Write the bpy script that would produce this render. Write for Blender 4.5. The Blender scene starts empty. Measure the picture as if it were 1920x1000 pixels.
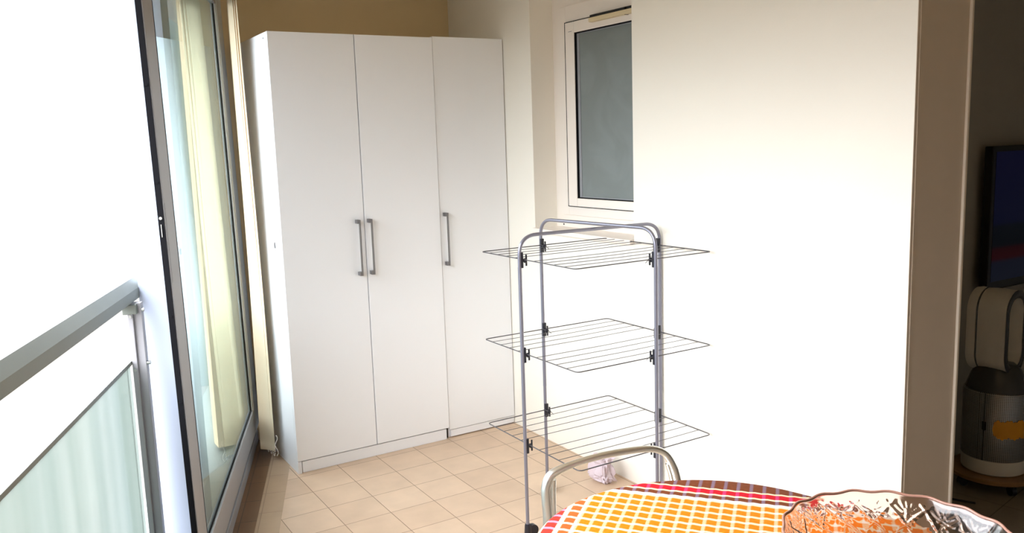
import bpy, bmesh, math, random
from mathutils import Vector, Matrix, noise
PI = math.pi
random.seed(7)
scene = bpy.context.scene
C = bpy.context.collection

# ------------------------------------------------------------------ camera
CAM_H = 1.506
F_PX = 1584.656
yaw, pitch, roll = math.radians(31.2724), math.radians(8.36855), math.radians(-1.88504)
fw = Vector((math.sin(yaw) * math.cos(pitch), math.cos(yaw) * math.cos(pitch), -math.sin(pitch)))
rt0 = Vector((math.cos(yaw), -math.sin(yaw), 0))
up0 = rt0.cross(fw)
rt = math.cos(roll) * rt0 + math.sin(roll) * up0
up = -math.sin(roll) * rt0 + math.cos(roll) * up0
cd = bpy.data.cameras.new('camera')
cam = bpy.data.objects.new('camera', cd)
C.objects.link(cam)
cam.matrix_world = Matrix(((rt.x, up.x, -fw.x, 0), (rt.y, up.y, -fw.y, 0), (rt.z, up.z, -fw.z, CAM_H), (0, 0, 0, 1)))
cd.sensor_width = 36.0
cd.lens = F_PX / 1920 * 36
cd.clip_start = 0.02
scene.camera = cam

# ------------------------------------------------------------------ view + world + light
scene.view_settings.view_transform = 'Standard'
scene.view_settings.look = 'None'
scene.view_settings.gamma = 1
scene.view_settings.use_curve_mapping = False
scene.view_settings.exposure = 0.12
scene.cycles.max_bounces = 14
scene.cycles.diffuse_bounces = 6
scene.cycles.glossy_bounces = 6
scene.cycles.transmission_bounces = 10
scene.cycles.transparent_max_bounces = 16
scene.cycles.caustics_reflective = False
scene.cycles.caustics_refractive = False
SKY = 13.5        # overcast sky above the horizon
HAZE = 2.4       # bright haze around the horizon
GROUND = 1.08     # light coming back up from below
w = bpy.data.worlds.new('overcast_sky'); scene.world = w; w.use_nodes = True
nt = w.node_tree; nt.nodes.clear()
tc = nt.nodes.new('ShaderNodeTexCoord'); sx = nt.nodes.new('ShaderNodeSeparateXYZ')
cr = nt.nodes.new('ShaderNodeValToRGB'); bg = nt.nodes.new('ShaderNodeBackground'); wo = nt.nodes.new('ShaderNodeOutputWorld')
mp = nt.nodes.new('ShaderNodeMapRange'); mp.inputs[1].default_value = -1; mp.inputs[2].default_value = 1
nt.links.new(tc.outputs['Generated'], sx.inputs[0]); nt.links.new(sx.outputs[2], mp.inputs[0]); nt.links.new(mp.outputs[0], cr.inputs[0])
e = cr.color_ramp.elements
def g(v, t=(1, 1, 1)): return (v * t[0] / 10, v * t[1] / 10, v * t[2] / 10, 1)
e[0].position = 0.0; e[0].color = g(GROUND, (1, .97, .92))
e[1].position = 1.0; e[1].color = g(SKY, (.93, .97, 1.04))
a = e.new(.495); a.color = g(GROUND, (1, .98, .95))
a = e.new(.508); a.color = g(HAZE, (1, 1, 1))
a = e.new(.62); a.color = g(SKY, (.95, .98, 1.03))
nt.links.new(cr.outputs[0], bg.inputs[0]); bg.inputs[1].default_value = 10.0
nt.links.new(bg.outputs[0], wo.inputs[0])

# ------------------------------------------------------------------ window-wall frame
TH = 0.352407
L = Vector((math.sin(TH), math.cos(TH), 0))      # runs along the glazed side, away from the camera
N = Vector((math.cos(TH), -math.sin(TH), 0))     # points into the room
def Q(s, b, z): return L * s + N * b + Vector((0, 0, z))
TILT = 0.0125
def QT(s, b, z): return Q(s, b - TILT * z, z)    # the sliding panel leans out very slightly
def ID(x, y, z): return Vector((x, y, z))

# daylight portal in the opening (guides sampling of the sky, emits nothing itself)
pl = bpy.data.lights.new('opening_portal', 'AREA'); pl.shape = 'RECTANGLE'; pl.size = 3.4; pl.size_y = 2.4
pl.cycles.is_portal = True
po = bpy.data.objects.new('opening_portal', pl); C.objects.link(po)
po.matrix_world = Matrix(((L.x, 0, -N.x, 0), (L.y, 0, -N.y, 0), (0, 1, 0, 0), (0, 0, 0, 1)))
po.location = Q(2.6, -.62, 1.2)

# ------------------------------------------------------------------ node helpers
def mat(name):
    m = bpy.data.materials.new(name); m.use_nodes = True
    return m, m.node_tree, m.node_tree.nodes['Principled BSDF']
def srgb(r, g_, b):
    f = lambda c: (c / 255 / 12.92) if c / 255 <= .04045 else ((c / 255 + .055) / 1.055) ** 2.4
    return (f(r), f(g_), f(b), 1)
def simple(name, col, rough=.5, metal=0, spec=.5, noise=0, nscale=8, bump=0, bscale=60, coat=0):
    m, t, b = mat(name)
    b.inputs['Base Color'].default_value = (*col[:3], 1); b.inputs['Roughness'].default_value = rough
    b.inputs['Metallic'].default_value = metal; b.inputs['Specular IOR Level'].default_value = spec
    b.inputs['Coat Weight'].default_value = coat
    tc = t.nodes.new('ShaderNodeTexCoord')
    if noise:
        n = t.nodes.new('ShaderNodeTexNoise'); n.inputs['Scale'].default_value = nscale; n.inputs['Detail'].default_value = 4
        t.links.new(tc.outputs['Object'], n.inputs['Vector'])
        mx = t.nodes.new('ShaderNodeMix'); mx.data_type = 'RGBA'
        mx.inputs[6].default_value = tuple(c * (1 - noise) for c in col[:3]) + (1,)
        mx.inputs[7].default_value = tuple(min(1, c * (1 + noise)) for c in col[:3]) + (1,)
        t.links.new(n.outputs['Fac'], mx.inputs[0]); t.links.new(mx.outputs[2], b.inputs['Base Color'])
    if bump:
        n = t.nodes.new('ShaderNodeTexNoise'); n.inputs['Scale'].default_value = bscale
        t.links.new(tc.outputs['Object'], n.inputs['Vector'])
        bp = t.nodes.new('ShaderNodeBump'); bp.inputs['Strength'].default_value = bump; bp.inputs['Distance'].default_value = .002
        t.links.new(n.outputs['Fac'], bp.inputs['Height']); t.links.new(bp.outputs[0], b.inputs['Normal'])
    return m
def math_(t, op, a, b=None, c=None):
    n = t.nodes.new('ShaderNodeMath'); n.operation = op
    for i, v in enumerate((a, b, c)):
        if v is None: continue
        if isinstance(v, (int, float)): n.inputs[i].default_value = v
        else: t.links.new(v, n.inputs[i])
    return n.outputs[0]
def mixc(t, f, a, b):
    n = t.nodes.new('ShaderNodeMix'); n.data_type = 'RGBA'
    for s, v in ((0, f), (6, a), (7, b)):
        if isinstance(v, (tuple, float, int)): n.inputs[s].default_value = v
        else: t.links.new(v, n.inputs[s])
    return n.outputs[2]

def tile_mat(name, c1, c2, grout, sx_, sy_, ox, oy, ang=0, rough=.35, gw=.0035):
    m, t, b = mat(name)
    tc = t.nodes.new('ShaderNodeTexCoord'); mpn = t.nodes.new('ShaderNodeMapping'); mpn.vector_type = 'TEXTURE'
    mpn.inputs['Location'].default_value = (ox, oy, 0); mpn.inputs['Rotation'].default_value = (0, 0, ang)
    t.links.new(tc.outputs['Object'], mpn.inputs[0])
    br = t.nodes.new('ShaderNodeTexBrick'); br.offset = 0; br.squash = 1
    br.inputs['Scale'].default_value = 1; br.inputs['Brick Width'].default_value = sx_; br.inputs['Row Height'].default_value = sy_
    br.inputs['Mortar Size'].default_value = gw / 2; br.inputs['Mortar Smooth'].default_value = .3; br.inputs['Bias'].default_value = 0
    br.inputs['Color1'].default_value = c1; br.inputs['Color2'].default_value = c2; br.inputs['Mortar'].default_value = grout
    t.links.new(mpn.outputs[0], br.inputs['Vector'])
    n = t.nodes.new('ShaderNodeTexNoise'); n.inputs['Scale'].default_value = 9; n.inputs['Detail'].default_value = 5
    t.links.new(tc.outputs['Object'], n.inputs['Vector'])
    v = t.nodes.new('ShaderNodeHueSaturation')
    val = math_(t, 'MULTIPLY_ADD', n.outputs['Fac'], .30, .85)
    t.links.new(val, v.inputs['Value']); t.links.new(br.outputs['Color'], v.inputs['Color'])
    t.links.new(v.outputs[0], b.inputs['Base Color'])
    b.inputs['Roughness'].default_value = rough; b.inputs['Specular IOR Level'].default_value = .35
    bp = t.nodes.new('ShaderNodeBump'); bp.inputs['Strength'].default_value = .5; bp.inputs['Distance'].default_value = .0015; bp.invert = True
    t.links.new(br.outputs['Fac'], bp.inputs['Height']); t.links.new(bp.outputs[0], b.inputs['Normal'])
    return m

# ------------------------------------------------------------------ materials
M = {}
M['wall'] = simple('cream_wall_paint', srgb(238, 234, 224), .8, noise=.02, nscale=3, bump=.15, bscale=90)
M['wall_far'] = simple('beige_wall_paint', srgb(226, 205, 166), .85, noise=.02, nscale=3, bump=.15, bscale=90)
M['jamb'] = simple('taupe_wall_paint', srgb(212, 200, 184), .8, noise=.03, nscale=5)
M['jamb_edge'] = simple('pale_taupe_edge', srgb(225, 214, 198), .6, noise=.02)
M['ceiling'] = simple('ceiling_paint', srgb(228, 212, 180), .9, noise=.02, nscale=4)
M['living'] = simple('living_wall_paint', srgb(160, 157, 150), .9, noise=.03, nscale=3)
M['tile'] = tile_mat('beige_floor_tiles', srgb(208, 182, 156), srgb(198, 171, 145), srgb(132, 108, 86), .2, .2, 1.2694, 3.3227)
M['tile_edge'] = tile_mat('beige_border_tiles', srgb(182, 157, 130), srgb(172, 147, 121), srgb(150, 124, 100), .0975, .2084, -.332, 3.414, -TH)  # border row tinted darker for the shade along the window
M['tile_dark'] = tile_mat('brown_edge_tiles', srgb(128, 96, 68), srgb(116, 86, 60), srgb(80, 60, 44), .0975, .2084, -.43, 3.375, -TH)
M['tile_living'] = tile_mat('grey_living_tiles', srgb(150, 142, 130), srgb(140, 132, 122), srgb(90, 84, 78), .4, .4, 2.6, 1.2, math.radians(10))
M['wardrobe'] = simple('white_melamine', srgb(238, 240, 244), .42, noise=.008, nscale=3)
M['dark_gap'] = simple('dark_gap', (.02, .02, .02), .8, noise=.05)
M['satin'] = simple('satin_nickel', srgb(140, 138, 140), .38, .85, noise=.03, nscale=40)
M['pvc'] = simple('white_pvc', srgb(238, 230, 222), .35, noise=.01)
M['vent'] = simple('aged_cream_plastic', srgb(214, 198, 162), .5, noise=.04, nscale=20)
M['gasket'] = simple('black_rubber', (.006, .006, .008), .8, spec=.15, noise=.1, nscale=60)
M['alu'] = simple('grey_aluminium', srgb(158, 160, 166), .42, .3, noise=.03, nscale=14)
M['alu_bright'] = simple('pale_aluminium', srgb(206, 214, 222), .45, .1, noise=.03, nscale=14)
M['post'] = simple('post_aluminium', srgb(168, 166, 170), .5, .3, noise=.03, nscale=14)
M['rail'] = simple('weathered_rail_aluminium', srgb(132, 137, 130), .5, .25, noise=.06, nscale=10)
M['pier'] = simple('white_exterior_render', srgb(196, 205, 224), .7, noise=.03, nscale=4)
M['outer_wall'] = simple('grey_exterior_render', srgb(96, 110, 110), .8, noise=.05, nscale=3)
M['steel'] = simple('stainless_screw', (.5, .5, .48), .3, 1, noise=.03)
M['rack_tube'] = simple('grey_lacquered_tube', srgb(138, 138, 152), .32, .55, noise=.02, nscale=30)
M['wire'] = simple('steel_wire', srgb(92, 91, 95), .45, .4, noise=.03, nscale=50)
M['black'] = simple('black_plastic', (.012, .012, .02), .35, noise=.1, nscale=30)
M['chrome'] = simple('polished_aluminium', (.92, .93, .91), .3, 1, noise=.01)
M['castor'] = simple('grey_castor_rubber', srgb(120, 118, 128), .6, noise=.04)
M['purifier_white'] = simple('off_white_plastic', srgb(215, 214, 208), .4, noise=.02)
M['purifier_cone'] = simple('dark_grey_gloss_plastic', srgb(60, 60, 62), .25, noise=.05)
M['wood'] = simple('varnished_wood', srgb(150, 112, 70), .5, noise=.2, nscale=14)
M['tape'] = simple('orange_yellow_tape', srgb(228, 160, 20), .5, noise=.05)
M['tv_body'] = simple('gloss_black_plastic', (.006, .006, .007), .25, noise=.05)
M['tube_blind'] = simple('blind_rail_aluminium', srgb(225, 222, 215), .5, noise=.02)

def perforated():
    m, t, b = mat('perforated_silver_shell')
    tc = t.nodes.new('ShaderNodeTexCoord'); s = t.nodes.new('ShaderNodeSeparateXYZ'); t.links.new(tc.outputs['Object'], s.inputs[0])
    an = math_(t, 'ARCTAN2', s.outputs[1], s.outputs[0])
    u = math_(t, 'MULTIPLY', an, .124)
    z = s.outputs[2]
    uu = math_(t, 'SUBTRACT', math_(t, 'FRACT', math_(t, 'DIVIDE', u, .007)), .5)
    zz = math_(t, 'SUBTRACT', math_(t, 'FRACT', math_(t, 'DIVIDE', z, .007)), .5)
    d = math_(t, 'SQRT', math_(t, 'ADD', math_(t, 'MULTIPLY', uu, uu), math_(t, 'MULTIPLY', zz, zz)))
    f = math_(t, 'LESS_THAN', d, .3)
    t.links.new(mixc(t, f, srgb(165, 165, 168), (.02, .02, .02, 1)), b.inputs['Base Color'])
    t.links.new(math_(t, 'SUBTRACT', .7, math_(t, 'MULTIPLY', f, .7)), b.inputs['Metallic'])
    b.inputs['Roughness'].default_value = .35
    return m
M['perf'] = perforated()

def pane_mat():
    m = bpy.data.materials.new('sliding_door_glass'); m.use_nodes = True; t = m.node_tree; t.nodes.clear()
    o = t.nodes.new('ShaderNodeOutputMaterial'); gl = t.nodes.new('ShaderNodeBsdfGlossy'); tr = t.nodes.new('ShaderNodeBsdfTransparent')
    gl.inputs['Color'].default_value = (.78, .91, .90, 1); gl.inputs['Roughness'].default_value = .012
    tr.inputs['Color'].default_value = (.815, .835, .83, 1)
    ge = t.nodes.new('ShaderNodeNewGeometry'); dt = t.nodes.new('ShaderNodeVectorMath'); dt.operation = 'DOT_PRODUCT'
    t.links.new(ge.outputs['Normal'], dt.inputs[0]); t.links.new(ge.outputs['Incoming'], dt.inputs[1])
    fr = math_(t, 'MULTIPLY_ADD', math_(t, 'POWER', math_(t, 'SUBTRACT', 1.0, math_(t, 'ABSOLUTE', dt.outputs['Value'])), 5.0), .94, .06)
    mx = t.nodes.new('ShaderNodeMixShader')
    t.links.new(fr, mx.inputs[0]); t.links.new(tr.outputs[0], mx.inputs[1]); t.links.new(gl.outputs[0], mx.inputs[2])
    # faint film of dirt
    df = t.nodes.new('ShaderNodeBsdfDiffuse'); df.inputs['Color'].default_value = (.55, .66, .62, 1)
    mx2 = t.nodes.new('ShaderNodeMixShader'); n = t.nodes.new('ShaderNodeTexNoise'); n.inputs['Scale'].default_value = 3
    f = math_(t, 'MULTIPLY_ADD', n.outputs['Fac'], .05, .01); t.links.new(f, mx2.inputs[0])
    t.links.new(mx.outputs[0], mx2.inputs[1]); t.links.new(df.outputs[0], mx2.inputs[2])
    t.links.new(mx2.outputs[0], o.inputs[0])
    return m
M['pane'] = pane_mat()

def infill_mat():
    m = bpy.data.materials.new('frosted_balustrade_glass'); m.use_nodes = True; t = m.node_tree; t.nodes.clear()
    o = t.nodes.new('ShaderNodeOutputMaterial'); tl = t.nodes.new('ShaderNodeBsdfTranslucent'); df = t.nodes.new('ShaderNodeBsdfDiffuse')
    tc = t.nodes.new('ShaderNodeTexCoord'); mp_ = t.nodes.new('ShaderNodeMapping'); mp_.inputs['Scale'].default_value = (7, 7, .15)
    n = t.nodes.new('ShaderNodeTexNoise'); n.inputs['Scale'].default_value = 1.2; n.inputs['Detail'].default_value = 2
    t.links.new(tc.outputs['Object'], mp_.inputs[0]); t.links.new(mp_.outputs[0], n.inputs['Vector'])
    r = t.nodes.new('ShaderNodeValToRGB'); r.color_ramp.elements[0].position = .35; r.color_ramp.elements[1].position = .65
    r.color_ramp.elements[0].color = (.47, .525, .495, 1); r.color_ramp.elements[1].color = (.57, .605, .58, 1)
    t.links.new(n.outputs['Fac'], r.inputs[0]); t.links.new(r.outputs[0], tl.inputs[0]); df.inputs[0].default_value = (.42, .45, .43, 1)
    mx = t.nodes.new('ShaderNodeMixShader'); mx.inputs[0].default_value = .3
    t.links.new(tl.outputs[0], mx.inputs[1]); t.links.new(df.outputs[0], mx.inputs[2])
    gl = t.nodes.new('ShaderNodeBsdfGlossy'); gl.inputs['Roughness'].default_value = .08
    lw = t.nodes.new('ShaderNodeFresnel'); lw.inputs['IOR'].default_value = 1.15
    m2 = t.nodes.new('ShaderNodeMixShader'); t.links.new(lw.outputs[0], m2.inputs[0]); t.links.new(mx.outputs[0], m2.inputs[1]); t.links.new(gl.outputs[0], m2.inputs[2])
    t.links.new(m2.outputs[0], o.inputs[0])
    return m
M['infill'] = infill_mat()

def frosted_window():
    m, t, b = mat('frosted_window_glass')
    tc = t.nodes.new('ShaderNodeTexCoord'); n = t.nodes.new('ShaderNodeTexNoise')
    n.inputs['Scale'].default_value = 5; n.inputs['Detail'].default_value = 6; n.inputs['Distortion'].default_value = 1.0
    t.links.new(tc.outputs['Object'], n.inputs['Vector'])
    r = t.nodes.new('ShaderNodeValToRGB'); r.color_ramp.elements[0].position = .45; r.color_ramp.elements[1].position = .66
    r.color_ramp.elements[0].color = srgb(118, 126, 126); r.color_ramp.elements[1].color = srgb(124, 133, 134)
    t.links.new(n.outputs['Fac'], r.inputs[0]); t.links.new(r.outputs[0], b.inputs['Base Color'])
    b.inputs['Roughness'].default_value = .3; b.inputs['Specular IOR Level'].default_value = .5
    bp = t.nodes.new('ShaderNodeBump'); bp.inputs['Strength'].default_value = .08; bp.inputs['Distance'].default_value = .003
    t.links.new(n.outputs['Fac'], bp.inputs['Height']); t.links.new(bp.outputs[0], b.inputs['Normal'])
    return m
M['frosted'] = frosted_window()

def blind_mat():
    m = bpy.data.materials.new('cream_blind_fabric'); m.use_nodes = True; t = m.node_tree; t.nodes.clear()
    o = t.nodes.new('ShaderNodeOutputMaterial'); tl = t.nodes.new('ShaderNodeBsdfTranslucent'); df = t.nodes.new('ShaderNodeBsdfDiffuse')
    tc = t.nodes.new('ShaderNodeTexCoord'); n = t.nodes.new('ShaderNodeTexNoise'); n.inputs['Scale'].default_value = 300
    t.links.new(tc.outputs['Object'], n.inputs['Vector'])
    t.links.new(mixc(t, n.outputs['Fac'], srgb(240, 230, 200), srgb(246, 238, 212)), df.inputs[0]); tl.inputs[0].default_value = srgb(236, 190, 96)
    mx = t.nodes.new('ShaderNodeMixShader'); mx.inputs[0].default_value = .27
    t.links.new(df.outputs[0], mx.inputs[1]); t.links.new(tl.outputs[0], mx.inputs[2]); t.links.new(mx.outputs[0], o.inputs[0])
    return m
M['blind'] = blind_mat()

def bag_mat():
    m, t, b = mat('lilac_plastic_film')
    b.inputs['Base Color'].default_value = srgb(236, 220, 228); b.inputs['Roughness'].default_value = .35
    b.inputs['Transmission Weight'].default_value = .25; b.inputs['IOR'].default_value = 1.2
    n = t.nodes.new('ShaderNodeTexNoise'); n.inputs['Scale'].default_value = 30
    bp = t.nodes.new('ShaderNodeBump'); bp.inputs['Strength'].default_value = .4; t.links.new(n.outputs['Fac'], bp.inputs['Height']); t.links.new(bp.outputs[0], b.inputs['Normal'])
    return m
M['bag'] = bag_mat()

def bowl_mat():
    m, t, b = mat('pink_pressed_glass')
    b.inputs['Base Color'].default_value = (1.0, .90, .86, 1); b.inputs['Roughness'].default_value = .06
    b.inputs['Transmission Weight'].default_value = 1; b.inputs['IOR'].default_value = 1.5
    tc = t.nodes.new('ShaderNodeTexCoord'); s = t.nodes.new('ShaderNodeSeparateXYZ'); t.links.new(tc.outputs['Object'], s.inputs[0])
    r = t.nodes.new('ShaderNodeMapRange'); r.inputs[1].default_value = .066; r.inputs[2].default_value = .079
    t.links.new(s.outputs[2], r.inputs[0])
    t.links.new(mixc(t, r.outputs[0], (1.0, .83, .76, 1), (1.0, .80, .73, 1)), b.inputs['Base Color'])
    return m
M['bowl'] = bowl_mat()
M['bowl_rim'] = simple('pink_glass_rim', srgb(226, 170, 150), .12, noise=.03, spec=.6)
M['bowl_rim'].node_tree.nodes['Principled BSDF'].inputs['Transmission Weight'].default_value = .45

def cloth_mat():
    # woven plaid: orange field crossed by white lines, framed by brown / red stripes
    m, t, b = mat('woven_plaid_tablecloth')
    tc = t.nodes.new('ShaderNodeTexCoord'); s = t.nodes.new('ShaderNodeSeparateXYZ'); t.links.new(tc.outputs['Object'], s.inputs[0])
    X, Y = s.outputs[0], s.outputs[1]
    def lin(a, c_): return math_(t, 'ADD', math_(t, 'MULTIPLY', X, a), math_(t, 'MULTIPLY', Y, c_))
    u0 = lin(.645, -.764); v0 = lin(.764, .645)
    PU, PV = .0273, .0295
    tri = lambda x, p: math_(t, 'PINGPONG', x, p)
    # the weave makes every line edge a fine zigzag
    v = math_(t, 'ADD', v0, math_(t, 'MULTIPLY', math_(t, 'SUBTRACT', tri(math_(t, 'ADD', u0, 5), PU / 2), PU / 4), .2))
    u = math_(t, 'ADD', u0, math_(t, 'MULTIPLY', math_(t, 'SUBTRACT', tri(math_(t, 'ADD', v0, 5), .0037), .00185), .35))
    fu = math_(t, 'FRACT', math_(t, 'DIVIDE', math_(t, 'ADD', u, 10 * PU + .0707), PU))
    fv = math_(t, 'FRACT', math_(t, 'DIVIDE', math_(t, 'ADD', v, 20 * PV - .2365), PV))
    def band(x, lo, hi, soft=.0008):
        a = t.nodes.new('ShaderNodeMapRange'); a.interpolation_type = 'SMOOTHSTEP'; a.inputs[1].default_value = lo - soft; a.inputs[2].default_value = lo + soft
        c_ = t.nodes.new('ShaderNodeMapRange'); c_.interpolation_type = 'SMOOTHSTEP'; c_.inputs[1].default_value = hi - soft; c_.inputs[2].default_value = hi + soft
        c_.inputs[3].default_value = 1; c_.inputs[4].default_value = 0
        t.links.new(x, a.inputs[0]); t.links.new(x, c_.inputs[0])
        return math_(t, 'MULTIPLY', a.outputs[0], c_.outputs[0])
    colline = band(fu, .0, .27, .06); rowline = band(fv, .70, 1.0, .05)
    # fine stitching
    st = math_(t, 'MULTIPLY', math_(t, 'GREATER_THAN', math_(t, 'FRACT', math_(t, 'DIVIDE', v0, .0042)), .5), 1.0)
    n = t.nodes.new('ShaderNodeTexNoise'); n.inputs['Scale'].default_value = 160; t.links.new(tc.outputs['Object'], n.inputs['Vector'])
    orange = mixc(t, n.outputs['Fac'], srgb(246, 112, 0), srgb(252, 148, 6))
    pale = srgb(246, 228, 190); white = srgb(250, 246, 242); peach = srgb(246, 184, 120)
    brown = mixc(t, n.outputs['Fac'], srgb(112, 54, 22), srgb(136, 70, 34)); red = mixc(t, n.outputs['Fac'], srgb(196, 6, 30), srgb(216, 22, 42))
    lilac = srgb(150, 142, 172)
    # orange field
    field = mixc(t, math_(t, 'MULTIPLY', colline, math_(t, 'MULTIPLY_ADD', st, .2, .72)), orange, mixc(t, st, peach, pale))
    field = mixc(t, rowline, field, mixc(t, colline, pale, white))
    # stripes along one side (v)
    dash = math_(t, 'MULTIPLY', colline, math_(t, 'MULTIPLY_ADD', st, .55, .25))
    brow = mixc(t, dash, brown, lilac); redd = mixc(t, math_(t, 'MULTIPLY', dash, .8), red, srgb(220, 90, 170))
    col = field
    col = mixc(t, band(v, .2345, .2450), col, white)
    col = mixc(t, band(v, .2445, .2625), col, brow)
    col = mixc(t, band(v, .2620, .2700), col, mixc(t, colline, pale, white))
    col = mixc(t, band(v, .2700, .2925), col, redd)
    col = mixc(t, band(v, .2925, .3000), col, pale)
    col = mixc(t, band(v, .2995, .60), col, brow)
    # stripes along the other side (u)
    cu = mixc(t, rowline, mixc(t, math_(t, 'MULTIPLY', st, .55), srgb(236, 110, 40), srgb(140, 62, 40)), pale)
    cr_ = mixc(t, rowline, mixc(t, math_(t, 'MULTIPLY', st, .3), srgb(240, 60, 40), srgb(200, 30, 60)), srgb(250, 150, 190))
    inner = math_(t, 'LESS_THAN', v, .236)
    for lo, hi, cc in ((-.60, -.353, cu), (-.353, -.345, pale), (-.345, -.323, cr_), (-.323, -.313, pale), (-.313, -.292, cu), (-.292, -.286, pale)):
        col = mixc(t, math_(t, 'MULTIPLY', band(u, lo, hi), inner), col, cc)
    t.links.new(col, b.inputs['Base Color']); b.inputs['Roughness'].default_value = .75; b.inputs['Specular IOR Level'].default_value = .25
    h = math_(t, 'ADD', math_(t, 'MULTIPLY', tri(math_(t, 'ADD', u0, 5), .0021), 200), math_(t, 'MULTIPLY', tri(math_(t, 'ADD', v0, 5), .0021), 200))
    bp = t.nodes.new('ShaderNodeBump'); bp.inputs['Strength'].default_value = .25; bp.inputs['Distance'].default_value = .0006
    t.links.new(h, bp.inputs['Height']); t.links.new(bp.outputs[0], b.inputs['Normal'])
    return m
M['cloth'] = cloth_mat()

def screen_mat():
    # dark television screen: blue tones and a dull red reflection painted in as emission
    m, t, b = mat('television_painted_glow')
    tc = t.nodes.new('ShaderNodeTexCoord'); s = t.nodes.new('ShaderNodeSeparateXYZ'); t.links.new(tc.outputs['Generated'], s.inputs[0])
    r = t.nodes.new('ShaderNodeValToRGB'); r.color_ramp.interpolation = 'EASE'
    el = r.color_ramp.elements; el[0].position = 0; el[0].color = (.0040, .0050, .0100, 1); el[1].position = 1; el[1].color = (.0022, .0024, .0110, 1)
    for p_, c_ in ((.14, (.0040, .0050, .0100, 1)), (.18, (.012, .0012, .0022, 1)), (.24, (.010, .0012, .0022, 1)), (.28, (.0012, .0020, .0034, 1)), (.42, (.0014, .0022, .0040, 1)), (.46, (.0022, .0028, .0105, 1))):
        k = el.new(p_); k.color = c_
    t.links.new(s.outputs[2], r.inputs[0])
    b.inputs['Base Color'].default_value = (.003, .003, .004, 1); b.inputs['Roughness'].default_value = .45; b.inputs['Specular IOR Level'].default_value = .15
    t.links.new(r.outputs[0], b.inputs['Emission Color']); b.inputs['Emission Strength'].default_value = 1.0
    return m
M['screen'] = screen_mat()

# ------------------------------------------------------------------ mesh helpers
def bx(bm, x0, x1, y0, y1, z0, z1, fn=ID, bev=0):
    vs = [bm.verts.new(fn(x, y, z)) for x in (x0, x1) for y in (y0, y1) for z in (z0, z1)]
    fs = [(0, 1, 3, 2), (4, 6, 7, 5), (0, 4, 5, 1), (2, 3, 7, 6), (0, 2, 6, 4), (1, 5, 7, 3)]
    F = [bm.faces.new([vs[i] for i in f]) for f in fs]
    if bev:
        ed = list({e_ for f in F for e_ in f.edges})
        bmesh.ops.bevel(bm, geom=ed, offset=bev, segments=2, affect='EDGES', profile=.6)
def sweep(bm, pts, rad, n=12, closed=False, cap=True, flat=1.0):
    """round tube through points; rad may be a list; rotation-minimising frames"""
    pts = [Vector(p) for p in pts]; k = len(pts)
    rs = rad if isinstance(rad, (list, tuple)) else [rad] * k
    T = []
    for i in range(k):
        if closed: a_, b_ = pts[i - 1], pts[(i + 1) % k]
        else: a_, b_ = pts[max(i - 1, 0)], pts[min(i + 1, k - 1)]
        T.append((b_ - a_).normalized())
    u_ = T[0].orthogonal().normalized()
    rings = []
    for i in range(k):
        u_ = (u_ - T[i] * u_.dot(T[i]))
        u_ = u_.normalized() if u_.length > 1e-6 else T[i].orthogonal().normalized()
        w_ = T[i].cross(u_)
        rings.append([bm.verts.new(pts[i] + (u_ * math.cos(2 * PI * j / n) + w_ * math.sin(2 * PI * j / n) * flat) * rs[i]) for j in range(n)])
    for i in range(k if closed else k - 1):
        A, B = rings[i], rings[(i + 1) % k]
        for j in range(n): bm.faces.new((A[j], A[(j + 1) % n], B[(j + 1) % n], B[j]))
    if cap and not closed:
        bm.faces.new(rings[0][::-1]); bm.faces.new(rings[-1])
def cyl(bm, c, r, z0, z1, n=32, axis=Vector((0, 0, 1)), r2=None):
    c = Vector(c); sweep(bm, [c + axis * z0, c + axis * z1], [r, r if r2 is None else r2], n)
def lathe(bm, prof, c=(0, 0, 0), n=48):
    rings = []
    for r, z in prof:
        rings.append([bm.verts.new((c[0] + r * math.cos(2 * PI * j / n), c[1] + r * math.sin(2 * PI * j / n), c[2] + z)) for j in range(n)])
    for A, B in zip(rings, rings[1:]):
        for j in range(n): bm.faces.new((A[j], A[(j + 1) % n], B[(j + 1) % n], B[j]))
    bm.faces.new(rings[0][::-1]); bm.faces.new(rings[-1])
def fillet(pts, r, n=8):
    """round the interior corners of a polyline"""
    pts = [Vector(p) for p in pts]; out = [pts[0]]
    for i in range(1, len(pts) - 1):
        p, a_, b_ = pts[i], pts[i - 1], pts[i + 1]
        rr = min(r, (a_ - p).length * .49, (b_ - p).length * .49)
        s_ = p + (a_ - p).normalized() * rr; e_ = p + (b_ - p).normalized() * rr
        for k in range(n + 1):
            q = k / n; out.append(s_ * (1 - q) ** 2 + p * 2 * q * (1 - q) + e_ * q * q)
    return out + [pts[-1]]
def smooth_path(ctrl, k=8):
    P_ = [Vector(c) for c in ctrl]; P_ = [P_[0] * 2 - P_[1]] + P_ + [P_[-1] * 2 - P_[-2]]; out = []
    for i in range(1, len(P_) - 2):
        for j in range(k):
            t_ = j / k; a_, b_, c_, d_ = P_[i - 1:i + 3]
            out.append(.5 * ((2 * b_) + (c_ - a_) * t_ + (2 * a_ - 5 * b_ + 4 * c_ - d_) * t_ ** 2 + (3 * b_ - a_ - 3 * c_ + d_) * t_ ** 3))
    return out + [P_[-2]]
def obj(name, bm, m, parent=None, smooth=False, label=None):
    bmesh.ops.recalc_face_normals(bm, faces=bm.faces)
    me = bpy.data.meshes.new(name); bm.to_mesh(me); bm.free(); me.materials.append(m)
    if smooth:
        for p_ in me.polygons: p_.use_smooth = True
        try: me.set_sharp_from_angle(angle=math.radians(40))
        except Exception: pass
    o = bpy.data.objects.new(name, me); C.objects.link(o)
    if parent is not None:
        o.parent = parent
        o.location = -parent_world(parent)
    if label: o['label'] = label
    return o
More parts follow.
